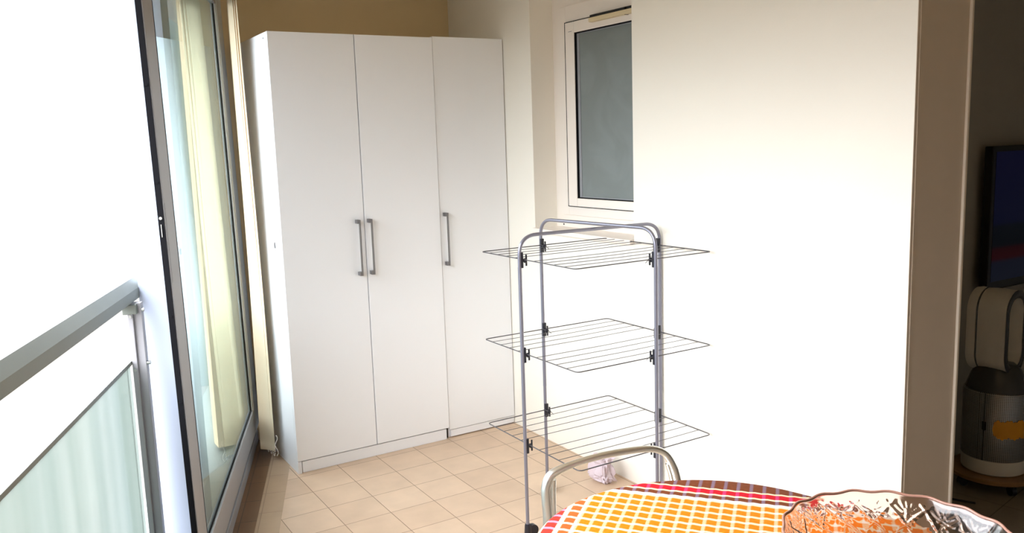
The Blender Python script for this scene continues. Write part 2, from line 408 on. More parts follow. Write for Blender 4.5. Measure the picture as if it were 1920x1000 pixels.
def parent_world(o):
    v = Vector(o.location)
    while o.parent is not None:
        o = o.parent; v += Vector(o.location)
    return v
def thing(name, label, cat, loc=(0, 0, 0), group=None):
    o = bpy.data.objects.new(name, None); C.objects.link(o); o.location = loc; o.empty_display_size = .1
    o['label'] = label; o['category'] = cat
    if group: o['group'] = group
    return o
def tag(o, label, cat, group=None):
    o['label'] = label; o['category'] = cat
    if group: o['group'] = group
    return o
def struct(name, bm, m, parent=None, label=None, smooth=False):
    o = obj(name, bm, m, parent, smooth=smooth)
    if parent is None: o['kind'] = 'structure'
    if label: o['label'] = label
    return o
def B(): return bmesh.new()
def poly_prism(bm, pts, z0, z1):
    lo = [bm.verts.new((p[0], p[1], z0)) for p in pts]; hi = [bm.verts.new((p[0], p[1], z1)) for p in pts]
    n = len(pts)
    for i in range(n): bm.faces.new((lo[i], lo[(i + 1) % n], hi[(i + 1) % n], hi[i]))
    bm.faces.new(lo[::-1]); bm.faces.new(hi)

# ================================================================== SETTING
CEIL = 2.42
XW, YB = 2.281, 4.36              # right wall face, far wall face
S0 = -3.0                         # how far the balcony runs back behind the camera (along L)
OPEN0 = 0.55                      # where the opening in the glazed side starts
def q2(s, b): v = Q(s, b, 0); return (v.x, v.y)
# floors
def s_at_y(y, b): return (y + b * math.sin(TH)) / math.cos(TH)
bm = B(); poly_prism(bm, [q2(S0, -.332), (XW + .26, -2.6), (XW + .26, 1.497), (XW, 1.497), (XW, YB), q2(s_at_y(YB, -.332), -.332)], -.12, 0)
struct('floor', bm, M['tile'])
bm = B(); bx(bm, S0, s_at_y(YB, -.38), -.43, -.332, -.12, 0, Q); fl = struct('floor', bm, M['tile_edge'])
bm = B(); bx(bm, S0, s_at_y(YB, -.46), -.56, -.43, -.12, 0, Q); struct('floor', bm, M['tile_dark'])
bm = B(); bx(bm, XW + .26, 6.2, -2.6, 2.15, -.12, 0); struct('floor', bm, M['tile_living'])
bm = B(); bx(bm, S0, 7.5, -.95, -.56, -.14, -.02, Q); struct('trim_1', bm, M['rail'])
# ceiling
bm = B(); poly_prism(bm, [q2(S0, -.62), (6.2, -2.6), (6.2, 2.15), (XW + .25, 2.15), (XW + .25, YB + .1), q2(s_at_y(YB + .1, -.62), -.62)], CEIL, CEIL + .15)
struct('ceiling', bm, M['ceiling'])
bm = B(); bx(bm, S0, 7.5, -.95, -.60, 2.30, CEIL + .17, Q); struct('trim_2', bm, M['pier'])
# far wall behind the wardrobes
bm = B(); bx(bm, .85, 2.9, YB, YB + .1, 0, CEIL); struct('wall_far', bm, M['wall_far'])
# right wall with the window niche
NY0, NY1, NZ0, NZ1, XG = 2.757, 3.519, 1.062, 2.28, 2.416
bm = B()
bx(bm, XW, XW + .25, NY1, YB, 0, CEIL)
bx(bm, XW, XW + .25, 1.499, NY0, 0, CEIL)
bx(bm, XW, XW + .25, NY0, NY1, 0, NZ0)
bx(bm, XW, XW + .25, NY0, NY1, NZ1, CEIL)
struct('wall_right', bm, M['wall'])
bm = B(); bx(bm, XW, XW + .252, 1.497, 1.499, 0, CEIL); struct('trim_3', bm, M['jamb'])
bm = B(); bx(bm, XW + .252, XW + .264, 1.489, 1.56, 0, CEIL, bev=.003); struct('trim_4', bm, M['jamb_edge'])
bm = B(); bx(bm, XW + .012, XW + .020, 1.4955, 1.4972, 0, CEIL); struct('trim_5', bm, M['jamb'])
# living room shell
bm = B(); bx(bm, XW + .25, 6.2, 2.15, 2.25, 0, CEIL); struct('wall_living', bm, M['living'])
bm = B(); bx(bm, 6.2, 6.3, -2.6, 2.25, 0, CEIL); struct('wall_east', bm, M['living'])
bm = B(); bx(bm, q2(S0, -.6)[0] - .2, 6.3, -2.7, -2.6, 0, CEIL); struct('wall_near', bm, M['wall'])
# glazed side: solid part beside the camera, short return at the far end
bm = B(); bx(bm, S0, OPEN0, -.62, -.52, 0, CEIL, Q); struct('wall_left', bm, M['wall'])
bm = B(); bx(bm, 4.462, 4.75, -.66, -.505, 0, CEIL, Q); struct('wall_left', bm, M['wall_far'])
# exterior wall that runs on beyond the railing, with its white pier
bm = B(); bx(bm, 3.11, 3.24, -.722, -.565, -.1, 2.9, Q); struct('wall_exterior', bm, M['pier'])
bm = B(); bx(bm, 6.0, 6.12, -1.25, -.50, -.1, 2.9, Q); struct('wall_exterior', bm, M['outer_wall'])

# window in the niche
wn = bpy.data.objects.new('window_1', None); C.objects.link(wn); wn['kind'] = 'structure'; wn.location = (XG, 3.1, 1.06)
def ring(bm, x0, x1, y0, y1, z0, z1, wl, wr, wb, wt, bev=.002):
    bx(bm, x0, x1, y0, y0 + wr, z0, z1, bev=bev); bx(bm, x0, x1, y1 - wl, y1, z0, z1, bev=bev)
    bx(bm, x0, x1, y0 + wr, y1 - wl, z0, z0 + wb, bev=bev); bx(bm, x0, x1, y0 + wr, y1 - wl, z1 - wt, z1, bev=bev)
bm = B(); ring(bm, XG - .002, XG + .06, 2.64, 3.519, 1.10, 2.30, .075, .075, .045, .165, 0); obj('wall_surround', bm, M['pvc'], wn)
bm = B(); ring(bm, XG - .012, XG + .05, 2.68, 3.449, 1.143, 2.135, .052, .052, .042, .074); obj('window_frame', bm, M['pvc'], wn)
bm = B(); ring(bm, XG - .020, XG + .03, 2.735, 3.391, 1.188, 2.057, .072, .072, .040, .052, .004); obj('sash', bm, M['pvc'], wn)
bm = B(); ring(bm, XG - .0205, XG + .01, 2.733, 3.3932, 1.186, 2.059, .0025, .0025, .0025, .0025, 0); obj('seal', bm, M['gasket'], wn)
bm = B(); ring(bm, XG - .0165, XG + .0, 2.806, 3.320, 1.227, 2.006, .006, .006, .005, .006, 0); obj('gasket', bm, M['gasket'], wn)
bm = B(); ring(bm, XG - .0085, XG + .0, 2.813, 3.311, 1.233, 2.0, .018, .004, .004, .004, 0); obj('glazing_bead', bm, M['alu'], wn)
bm = B(); bx(bm, XG - .006, XG + .004, 2.806, 3.320, 1.227, 2.006); obj('window_pane', bm, M['frosted'], wn)
bm = B(); bx(bm, XG - .0212, XG - .018, 3.335, 3.362, 2.012, 2.014); obj('seam', bm, M['castor'], wn)
bm = B(); bx(bm, XW - .022, XG + .06, NY0 + .001, 3.519, 1.062, 1.082, bev=.003); obj('window_sill', bm, M['pvc'], wn)
bm = B(); bx(bm, XG - .005, XG + .05, NY0 + .001, 3.519, 1.082, 1.10); obj('sill_upstand', bm, M['pvc'], wn)
bm = B(); cyl(bm, (XG - .0055, 3.455, 1.093), .004, -.002, .002, 12, Vector((1, 0, 0))); obj('screw_cap', bm, M['black'], wn)
# trickle vent on top of the sash
bm = B(); bx(bm, XG - .044, XG - .019, 2.84, 3.172, 2.031, 2.051, bev=.004); vt = obj('trickle_vent', bm, M['vent'], wn, label='aged cream vent cover')
bm = B(); bx(bm, XG - .032, XG - .017, 2.80, 3.176, 2.0515, 2.064); obj('vent_slot', bm, M['dark_gap'], wn)
bm = B(); bx(bm, XG - .040, XG - .019, 2.915, 2.921, 2.03, 2.062); obj('vent_clip', bm, M['gasket'], wn)

# ================================================================== SLIDING PANEL
P0, P1, PZ0, PZ1 = 2.64, 4.45, .10, 2.27
dr = thing('sliding_glass_door', 'tall grey aluminium sliding glass door standing half open beside the balcony railing', 'sliding door', tuple(Q(3.3, -.52, 0)))
bm = B()
bx(bm, P0, P0 + .012, -.523, -.503, PZ0, PZ1, QT, bev=.002)
bx(bm, P0 + .012, P0 + .095, -.525, -.508, PZ0, PZ1, QT, bev=.003)
bx(bm, P0 + .095, P0 + .185, -.528, -.512, PZ0, PZ1, QT, bev=.003)
obj('meeting_stile', bm, M['alu'], dr)
bm = B(); bx(bm, P0 - .004, P0 + .001, -.523, -.5065, PZ0, PZ1, QT)
for z_ in (.3, .75, 1.02, 1.42, 1.7, 2.05): bx(bm, P0 - .006, P0 - .003, -.522, -.511, z_, z_ + .006, QT)
gk = obj('edge_gasket', bm, M['gasket'], dr, label='black rubber edge seal')
bm = B(); cyl(bm, QT(P0 - .005, -.515, 1.318), .0045, -.002, .002, 14, -L); bx(bm, P0 - .007, P0 - .004, -.5165, -.5140, 1.262, 1.300, QT); obj('latch_keeper', bm, M['steel'], gk)
bm = B(); bx(bm, P0 + .028, P0 + .033, -.5095, -.507, 1.12, 1.36, QT); obj('pull_groove', bm, M['gasket'], dr)
bm = B(); bx(bm, P1 - .19, P1 - .006, -.53, -.508, PZ0 + .115, PZ1, QT, bev=.003); bx(bm, P1 - .175, P1, -.532, -.503, PZ0, PZ1, QT, bev=.004)
obj('far_stile', bm, M['alu_bright'], dr)
bm = B(); bx(bm, P0 + .185, P1 - .175, -.532, -.505, PZ0, PZ0 + .118, QT, bev=.004); obj('bottom_rail', bm, M['alu'], dr)
bm = B(); bx(bm, P0 + .185, P1 - .175, -.532, -.505, PZ1 - .08, PZ1, QT, bev=.004); obj('top_rail', bm, M['alu'], dr)
bm = B()
bx(bm, P1 - .195, P1 - .189, -.5245, -.514, PZ0 + .118, PZ1 - .08, QT); bx(bm, P0 + .185, P1 - .19, -.5245, -.514, PZ0 + .118, PZ0 + .122, QT)
bx(bm, P0 + .183, P0 + .187, -.528, -.511, PZ0 + .118, PZ1 - .08, QT)
obj('glazing_gasket', bm, M['gasket'], dr)
bm = B(); bx(bm, P0 + .185, P1 - .19, -.523, -.517, PZ0 + .12, PZ1 - .08, QT); obj('glass_pane', bm, M['pane'], dr)
# bottom and head tracks of the glazing
bm = B(); bx(bm, OPEN0, 4.462, -.60, -.515, 0, .055, Q, bev=.003); bx(bm, OPEN0, 4.462, -.575, -.522, .055, .088, Q, bev=.003); struct('trim_6', bm, M['alu'])
bm = B(); bx(bm, OPEN0, 4.462, -.60, -.515, 2.275, CEIL, Q, bev=.003); struct('trim_7', bm, M['alu'])

# ================================================================== RAILING
rl = thing('balcony_railing', 'grey metal balcony railing with frosted glass infill outside the open sliding door', 'railing', tuple(Q(1.5, -.74, -.02)))
bm = B()
prof = [(-.7205, 1.012), (-.7205, 1.048), (-.742, 1.0795), (-.757, 1.084), (-.776, 1.076), (-.782, 1.06), (-.782, 1.012)]
ra = [bm.verts.new(Q(-2.8, b_, z_)) for b_, z_ in prof]; rb = [bm.verts.new(Q(3.30, b_, z_)) for b_, z_ in prof]
for k in range(len(prof)): bm.faces.new((ra[k], ra[(k + 1) % len(prof)], rb[(k + 1) % len(prof)], rb[k]))
bm.faces.new(ra); bm.faces.new(rb[::-1])
obj('handrail', bm, M['rail'], rl)
bm = B(); bx(bm, -2.8, 3.02, -.756, -.738, .800, .814, Q, bev=.002); obj('middle_rail', bm, M['rail'], rl)
def post(s):
    bm = B(); bx(bm, s, s + .045, -.737, -.720, -.02, 1.01, Q, bev=.002); bx(bm, s + .012, s + .045, -.722, -.694, -.02, 1.01, Q, bev=.002)
    p_ = obj('post', bm, M['post'], rl)
    for z_, b_ in ((.985, -.712), (.80, -.708)):
        bm = B(); cyl(bm, Q(s + .02, b_, z_), .0065, -.02, .026, 12, N); obj('bolt', bm, M['steel'], p_)
        bm = B(); cyl(bm, Q(s + .0, -.728, z_ - .018), .005, -.004, .004, 12, L); obj('screw', bm, M['steel'], p_)
    bm = B(); bx(bm, s - .01, s + .035, -.75, -.705, .975, 1.008, Q, bev=.003); obj('bracket', bm, M['rail'], p_)
post(2.99); post(.99); post(-1.01)
for s0, s1 in ((1.06, 2.944), (-.94, .96), (2.952, 2.988), (3.25, 4.15)):  # last panel is out of view, added to hold low skylight off the floor
    bm = B(); bx(bm, s0, s1, -.752, -.744, .03, .797, Q); obj('glass_infill', bm, M['infill'], rl)
bm = B(); bx(bm, -2.8, 3.02, -.756, -.738, .01, .03, Q, bev=.002); obj('bottom_rail', bm, M['rail'], rl)
bm = B(); bx(bm, 3.25, 4.15, -.756, -.738, .797, .83, Q, bev=.002); obj('middle_rail', bm, M['rail'], rl)  # unseen cap rail of the added light-blocking panel

# ================================================================== WARDROBES
def handle(x, z0, z1, parent, yf):
    bm = B()
    bx(bm, x - .0035, x + .0035, yf - .034, yf - .024, z0, z1, bev=.001)
    for z_ in (z0, z1 - .018): bx(bm, x - .012, x + .0035, yf - .030, yf - .0, z_, z_ + .018, bev=.001)
    obj('handle', bm, M['satin'], parent)
def wardrobe(x0, x1, yf, h, plinth, doors, label):
    t = thing('wardrobe', label, 'wardrobe', ((x0 + x1) / 2, (yf + YB) / 2, 0))
    yc = yf + .020
    bm = B(); th_ = .018
    bx(bm, x0, x0 + th_, yc, YB - .006, 0, h, bev=.001); bx(bm, x1 - th_, x1, yc, YB - .006, 0, h, bev=.001)
    bx(bm, x0 + th_, x1 - th_, yc, YB - .006, h - th_, h); bx(bm, x0 + th_, x1 - th_, yc, YB - .006, plinth, plinth + th_)
    bx(bm, x0 + th_, x1 - th_, YB - .014, YB - .006, plinth, h - th_)
    obj('carcass', bm, M['wardrobe'], t)
    for (a_, b_, hx) in doors:
        bm = B(); bx(bm, a_, b_, yf, yf + .0185, plinth + .004, h, bev=.0008); d_ = obj('door', bm, M['wardrobe'], t)
        handle(hx, .905, 1.170, d_, yf)
    return t, yc
XA, XS, XM, XE = 1.081, 1.4795, 1.8805, 2.277
YF = 3.764
t1, yc = wardrobe(XA, XM - .001, YF, 2.018, .056, ((XA + .0005, XS - .0025, 1.444), (XS + .0015, XM - .004, 1.5035)), 'wide white wardrobe with two doors next to the window blinds')
bm = B(); bx(bm, XA + .0225, XM - .019, YF + .004, YF + .018, .001, .0545); obj('plinth', bm, M['wardrobe'], t1)
bm = B(); bx(bm, XA, XA + .018, YF, yc, 0, .057); obj('plinth_end', bm, M['wardrobe'], t1)
bm = B(); bx(bm, XA + .018, XM - .003, YF + .0185, YF + .0198, .001, .0598); obj('plinth_gap_shade', bm, M['dark_gap'], t1)  # dark strip put in as the shade of the plinth gaps
bm = B(); bx(bm, XS - .007, XS + .007, YF + .0186, YF + .0199, .06, 2.015); obj('door_gap_shade', bm, M['dark_gap'], t1)  # black strip painting the shade inside the door seam
bm = B(); bx(bm, XA - .004, XA, YF + .105, YF + .117, 1.058, 1.085, bev=.001); obj('side_fitting', bm, M['satin'], t1)
bm = B(); cyl(bm, (XA - .0005, YF + .06, 1.994), .0035, -.001, .001, 12, Vector((1, 0, 0))); obj('screw_cap', bm, M['castor'], t1)
t2, yc2 = wardrobe(XM + .001, XE, YF + .008, 2.024, .041, ((XM + .001, XE - .001, 1.9095),), 'narrow white single-door wardrobe against the right wall')
bm = B(); bx(bm, XM - .0038, XM - .0015, YF + .012, YF + .0199, .06, 2.016); obj('door_gap_shade', bm, M['dark_gap'], t1)  # same painted shade for the seam between the two wardrobes
bm = B(); bx(bm, XM + .010, XE - .001, YF + .012, YF + .028, .006, .041); obj('plinth', bm, M['wardrobe'], t2)

# ================================================================== VERTICAL BLIND
bl = thing('vertical_blind', 'cream vertical blind slats stacked between the sliding door and the white wardrobe', 'blind', tuple(Q(4.17, -.45, 0)))
bm = B(); bx(bm, 1.0, 4.25, -.49, -.44, CEIL - .035, CEIL - .001, Q, bev=.003); hr = obj('head_rail', bm, M['tube_blind'], bl)
def slat(s_c, b_c, a_top, a_bot, wdt, zb=.045):
    bm = B(); rows, cols = 28, 6; V_ = []
    for i in range(rows + 1):
        q = i / rows; z = zb + (CEIL - .04 - zb) * q
        an = a_bot + (a_top - a_bot) * q ** 1.0
        row = []
        for j in range(cols + 1):
            c_ = (j / cols - .5) * wdt; bow = .006 * (1 - (2 * j / cols - 1) ** 2)
            ds = math.sin(an) * c_ + math.cos(an) * bow; db = math.cos(an) * c_ - math.sin(an) * bow
            row.append(bm.verts.new(Q(s_c + ds, b_c + db + .004 * math.sin(q * 5), z)))
        V_.append(row)
    for i in range(rows):
        for j in range(cols): bm.faces.new((V_[i][j], V_[i][j + 1], V_[i + 1][j + 1], V_[i + 1][j]))
    bmesh.ops.recalc_face_normals(bm, faces=bm.faces)
    bmesh.ops.solidify(bm, geom=bm.faces[:], thickness=.0012)
    return obj('slat', bm, M['blind'], bl, smooth=True)
R_ = math.radians
slat(4.150, -.440, R_(-62), R_(-38), .095)
slat(4.172, -.444, R_(-72), R_(-52), .095)
slat(4.195, -.452, R_(-74), R_(-60), .095)
slat(4.218, -.460, R_(-75), R_(-64), .095)
slat(4.240, -.466, R_(-76), R_(-66), .095)
# bead chain linking the slat bottoms
bm = B()
for k in range(34):
    q = k / 33; c0 = Q(4.105 + .10 * q, -.400 - .05 * q, 0) + Vector((0, 0, .075 - .05 * abs(math.sin(q * PI * 3))))
    bmesh.ops.create_icosphere(bm, subdivisions=1, radius=.0028, matrix=Matrix.Translation(c0))
for k in range(24):
    q = k / 23; c0 = Q(4.105, -.394 + .006 * math.sin(q * 9), .03 + .10 * q)
    bmesh.ops.create_icosphere(bm, subdivisions=1, radius=.0028, matrix=Matrix.Translation(c0))
obj('bead_chain', bm, M['pvc'], bl, smooth=True, label='white bead chain')

# ================================================================== DRYING RACK
rk = thing('drying_rack', 'three-tier folding drying rack of grey tubes with wire shelves before the white wall', 'drying rack', (1.95, 2.6, 0))
pFL, pBR, pBL, pFR = Vector((1.618, 2.61, 0)), Vector((2.268, 2.582, 0)), Vector((1.924, 2.93, 0)), Vector((1.984, 2.28, 0))
RT = .0068
def uframe(a, b, zt):
    bm = B(); Zv = Vector((0, 0, 1))
    pts = fillet([a + Zv * .035, a + Zv * zt, b + Zv * zt, b + Zv * .035], .075, 12)
    o_ = []
    for i in range(len(pts) - 1):
        o_.append(pts[i])
        if (pts[i + 1] - pts[i]).length > .3: o_.append((pts[i] + pts[i + 1]) / 2)
    o_.append(pts[-1])
    sweep(bm, o_, RT, 16); 
    # slightly wider upper sleeve of the posts
    for p_ in (a, b): sweep(bm, [p_ + Zv * .47, p_ + Zv * 1.05], RT + .0006, 16)
    return obj('tube_frame', bm, M['rack_tube'], rk, smooth=True)
uframe(pBL, pFR, 1.186); uframe(pFL, pBR, 1.166)
X0, X1, Y0, Y1 = 1.636, 2.262, 2.287, 2.925
for zs in (1.077, .719, .365):
    bm = B(); r = .0021
    loop = []
    cs = [(X0, Y0), (X1, Y0), (X1, Y1), (X0, Y1)]
    for i, (cx, cy) in enumerate(cs):
        px, py = cs[i - 1]; nx, ny = cs[(i + 1) % 4]
        p_ = Vector((cx, cy, zs)); a_ = (Vector((px, py, zs)) - p_).normalized() * .018; b_ = (Vector((nx, ny, zs)) - p_).normalized() * .018
        for k in range(5):
            q = k / 4; loop.append((p_ + a_) * (1 - q) ** 2 + p_ * 2 * q * (1 - q) + (p_ + b_) * q * q)
    sweep(bm, loop, r, 8, closed=True)
    for k in range(1, 10):
        if k == 5: continue
        y = Y1 - k * (Y1 - Y0) / 10
        sweep(bm, [(X0, y, zs + .001), ((X0 + X1) / 2, y, zs - .001), (X1, y, zs + .001)], .00125, 6)
    obj('wire_shelf', bm, M['wire'], rk, smooth=True)
    for p_ in (pFL, pBR, pBL, pFR):
        ctr = Vector((1.949, 2.60, 0)); d_ = (ctr - p_).normalized(); o_ = Vector((-d_.y, d_.x, 0)); base = p_ + Vector((0, 0, zs))
        bm = B()
        def CF(x, y, z): return base + d_ * x + o_ * y + Vector((0, 0, z))
        bx(bm, RT * .3, RT + .006, -.0075, .0075, -.030, .028, CF, bev=.002)
        sweep(bm, [CF(RT, 0, -.004), CF(RT + .016, 0, -.004)], .0055, 12)
        cl = obj('clamp', bm, M['black'], rk)
        bm = B(); sweep(bm, [CF(RT + .014, 0, -.004), CF(RT + .020, 0, -.004)], .009, 12)
        sweep(bm, [CF(RT + .022, 0, -.024), CF(RT + .022, 0, .018)], .0034, 10)
        obj('wing_knob', bm, M['black'], cl)
        bm = B(); sweep(bm, smooth_path([CF(RT + .004, -.010, .004), CF(RT + .012, -.012, .003), CF(RT + .020, -.006, .0), CF(RT + .022, .008, -.006), CF(RT + .030, .014, -.016)], 5), .0012, 6)
        obj('spring_hook', bm, M['wire'], cl)
for p_ in (pFL, pBR, pBL, pFR):
    ctr = Vector((1.949, 2.60, 0)); d_ = (ctr - p_).normalized(); o_ = Vector((-d_.y, d_.x, 0))
    bm = B(); sweep(bm, [p_ + Vector((0, 0, .001)), p_ + Vector((0, 0, .012)), p_ + Vector((0, 0, .045)), p_ + Vector((0, 0, .052))], [.013, .0145, .0125, .0105], 16)
    f_ = obj('foot', bm, M['black'], rk, smooth=True)
    bm = B(); c_ = p_ + d_ * .02 + Vector((0, 0, .0235)); sweep(bm, [c_ - o_ * .009, c_ + o_ * .009], .0225, 20)
    obj('castor_wheel', bm, M['black'], f_, smooth=True)
    
# ================================================================== TABLE + CLOTH
TZ = .74
tcn = Vector((1.073, 1.063)); TR = .351; TD = Vector((.30, -.954)) * .16
def outline(R, n=96):
    d_ = TD.normalized(); pn = Vector((-d_.y, d_.x)); out = []
    for k in range(n):
        an = 2 * PI * k / n; v_ = d_ * math.cos(an) + pn * math.sin(an)
        out.append(tcn + v_ * R + (TD if math.cos(an) > 0 else Vector((0, 0))))
    return out
tb = thing('bistro_table', 'small rounded table under an orange plaid cloth in the foreground', 'table', (1.10, .98, 0))
bm = B(); poly_prism(bm, outline(TR - .006), TZ - .028, TZ - .004); obj('tabletop', bm, M['chrome'], tb)
bm = B(); cyl(bm, (1.097, .985, 0), .026, .03, TZ - .03, 24); obj('column', bm, M['chrome'], tb, smooth=True)
bm = B()
for k in range(4):
    an = PI / 4 + k * PI / 2; c_ = Vector((1.097, .985, 0)); d_ = Vector((math.cos(an), math.sin(an), 0))
    sweep(bm, smooth_path([c_ + Vector((0, 0, .10)), c_ + d_ * .07 + Vector((0, 0, .06)), c_ + d_ * .28 + Vector((0, 0, .014))], 6), .012, 12)
obj('base_feet', bm, M['chrome'], tb, smooth=True)
bm = B()
rings = []
for R, z in ((TR - .004, TZ - .034), (TR + .0015, TZ - .030), (TR + .002, TZ - .006), (TR - .001, TZ - .0012), (TR - .006, TZ), (TR - .05, TZ), (TR * .5, TZ)):
    rings.append([bm.verts.new((p.x - tcn.x, p.y - tcn.y, z)) for p in outline(R)])
for A, B_ in zip(rings, rings[1:]):
    for j in range(len(A)): bm.faces.new((A[j], A[(j + 1) % len(A)], B_[(j + 1) % len(A)], B_[j]))
bm.faces.new(rings[-1])
cl = obj('tablecloth', bm, M['cloth'], smooth=True); cl.location = (tcn.x, tcn.y, 0)
tag(cl, 'orange and white woven plaid tablecloth with red and brown stripes along its edge', 'tablecloth')

# ================================================================== GLASS BOWL
bc = Vector((1.249, .818, TZ + .0005)); BR, BH = .189, .080
bm = B(); NA, NR = 384, 60
def bowl_pt(an, q, side):
    # q: 0 base .. 1 rim ; side: +1 outside, -1 inside
    r = .085 + (BR - .085) * (q ** .62); z = .006 + (BH - .006) * (q ** 1.55)
    scal = 1 + .009 * math.cos(18 * an) * max(0, (q - .55) / .45) ** 2
    zz = z + .0012 * math.cos(18 * an) * max(0, (q - .7) / .3) ** 2
    off = .0032
    if side > 0:
        off = .0032
        if .05 < q < .93:
            env = min(1, (q - .05) / .06, (.93 - q) / .05)
            k1 = (an * 18 / PI / 2 + q * 1.8) % 1.0; k2 = (an * 18 / PI / 2 - q * 1.8) % 1.0
            g1 = max(0, 1 - abs(k1 - .5) / .09); g2 = max(0, 1 - abs(k2 - .5) / .09)
            # star cuts centred in every lozenge
            pu = (an * 18 / PI / 2) % 1.0 - .5; pv = ((q * 1.8 + .2) % 1.0 - .5) * .9
            rr = math.hypot(pu, pv); ph = math.atan2(pv, pu)
            star = max(0, 1 - rr / .5) ** .6 * (0.5 + .5 * math.cos(12 * ph))
            off -= env * (.0024 * max(g1, g2) + .0020 * star)
    else: off = -.0018
    r2 = (r * scal + off)
    return Vector((r2 * math.cos(an), r2 * math.sin(an), zz - (.001 if side > 0 else -.0012)))
outer = [[bm.verts.new(bowl_pt(2 * PI * j / NA, i / NR, 1)) for j in range(NA)] for i in range(NR + 1)]
inner = [[bm.verts.new(bowl_pt(2 * PI * j / NA, i / NR, -1) + Vector((0, 0, .0035 if i < 3 else .0))) for j in range(NA)] for i in range(NR + 1)]
for G in (outer, inner):
    for i in range(NR):
        for j in range(NA): bm.faces.new((G[i][j], G[i][(j + 1) % NA], G[i + 1][(j + 1) % NA], G[i + 1][j]))
rim = []
for j in range(NA):
    m_ = (outer[NR][j].co + inner[NR][j].co) / 2; rim.append(bm.verts.new(m_ + Vector((0, 0, .0028))))
for j in range(NA):
    k = (j + 1) % NA
    bm.faces.new((outer[NR][j], outer[NR][k], rim[k], rim[j])); bm.faces.new((rim[j], rim[k], inner[NR][k], inner[NR][j]))
foot = [bm.verts.new((.078 * math.cos(2 * PI * j / NA), .078 * math.sin(2 * PI * j / NA), .0)) for j in range(NA)]
for j in range(NA):
    k = (j + 1) % NA; bm.faces.new((foot[j], foot[k], outer[0][k], outer[0][j]))
bm.faces.new(foot[::-1]); bm.faces.new(inner[0])
bo = obj('glass_bowl', bm, M['bowl'], smooth=True); bo.location = bc
bm = B(); sweep(bm, [(rim[0] if False else bowl_pt(2 * PI * j / 144, 1.0, 1) * .5 + bowl_pt(2 * PI * j / 144, 1.0, -1) * .5 + Vector((0, 0, .0022))) for j in range(144)], .0027, 10, closed=True)
rm_ = obj('rim', bm, M['bowl_rim'], smooth=True); rm_.parent = bo
tag(bo, 'pinkish cut-glass bowl with a scalloped rim on the plaid tablecloth', 'bowl')

# ================================================================== CHAIR
ch = thing('bistro_chair', 'polished aluminium tube chair pushed up to the far side of the plaid table', 'chair', (1.2, 1.45, 0))
LP = [(1.090, 1.676, .0125), (1.094, 1.675, .20), (1.096, 1.674, .45), (1.097, 1.674, .568), (1.095, 1.675, .618), (1.0955, 1.675, .653), (1.106, 1.672, .680), (1.133, 1.664, .695), (1.180, 1.650, .7075), (1.240, 1.632, .7165), (1.310, 1.612, .7195),
      (1.358, 1.598, .718), (1.386, 1.590, .711), (1.407, 1.583, .696), (1.423, 1.578, .666), (1.434, 1.575, .629), (1.446, 1.571, .56), (1.455, 1.569, .45), (1.465, 1.566, .20), (1.470, 1.565, .0125)]
pth = smooth_path(LP, 6)
rad = []
for p_ in pth:
    x = p_.x; z = p_.z
    rr = .0125
    if z > .66: rr = .0125 - .0038 * min(1, max(0, (x - 1.10) / .06)) * min(1, max(0, (1.43 - x) / .03))
    rad.append(rr)
bm = B(); sweep(bm, pth, rad, 20); obj('back_loop', bm, M['chrome'], ch, smooth=True)
fwd = Vector((-.284, -.959, 0)); rgt = Vector((.959, -.284, 0))
bl0 = Vector((1.096, 1.674, 0)); br0 = Vector((1.455, 1.569, 0))
bm = B(); sweep(bm, smooth_path([bl0 + rgt * .018 + Vector((0, 0, .672)), bl0 + rgt * .0165 + Vector((0, 0, .62)), bl0 + rgt * .017 + Vector((0, 0, .5)), bl0 + rgt * .022 + Vector((0, 0, .43))], 6), .0075, 14)
obj('back_stay', bm, M['chrome'], ch, smooth=True)
bm = B(); sweep(bm, smooth_path([br0 - rgt * .045 + Vector((0, 0, .672)), br0 - rgt * .032 + Vector((0, 0, .62)), br0 - rgt * .022 + Vector((0, 0, .5)), br0 - rgt * .022 + Vector((0, 0, .43))], 6), .0075, 14)
obj('back_stay', bm, M['chrome'], ch, smooth=True)
fl_, fr_ = bl0 + fwd * .40 - rgt * .01, br0 + fwd * .40 + rgt * .01
for p_, o_ in ((fl_, bl0), (fr_, br0)):
    bm = B(); sweep(bm, smooth_path([p_ + Vector((0, 0, .0125)), p_ + Vector((0, 0, .2)), p_ + Vector((0, 0, .40)), p_ + Vector((0, 0, .425)) - fwd * .02, o_ + Vector((0, 0, .43)) + fwd * .02], 6), .0115, 14)
    obj('front_leg', bm, M['chrome'], ch, smooth=True)
bm = B()
def SF(x, y, z): return bl0 + rgt * x + fwd * y + Vector((0, 0, z))
wd = (br0 - bl0).length
for k in range(8): bx(bm, .012, wd - .012, .035 + k * .045, .035 + k * .045 + .034, .436, .444, SF, bev=.002)
obj('seat', bm, M['chrome'], ch)

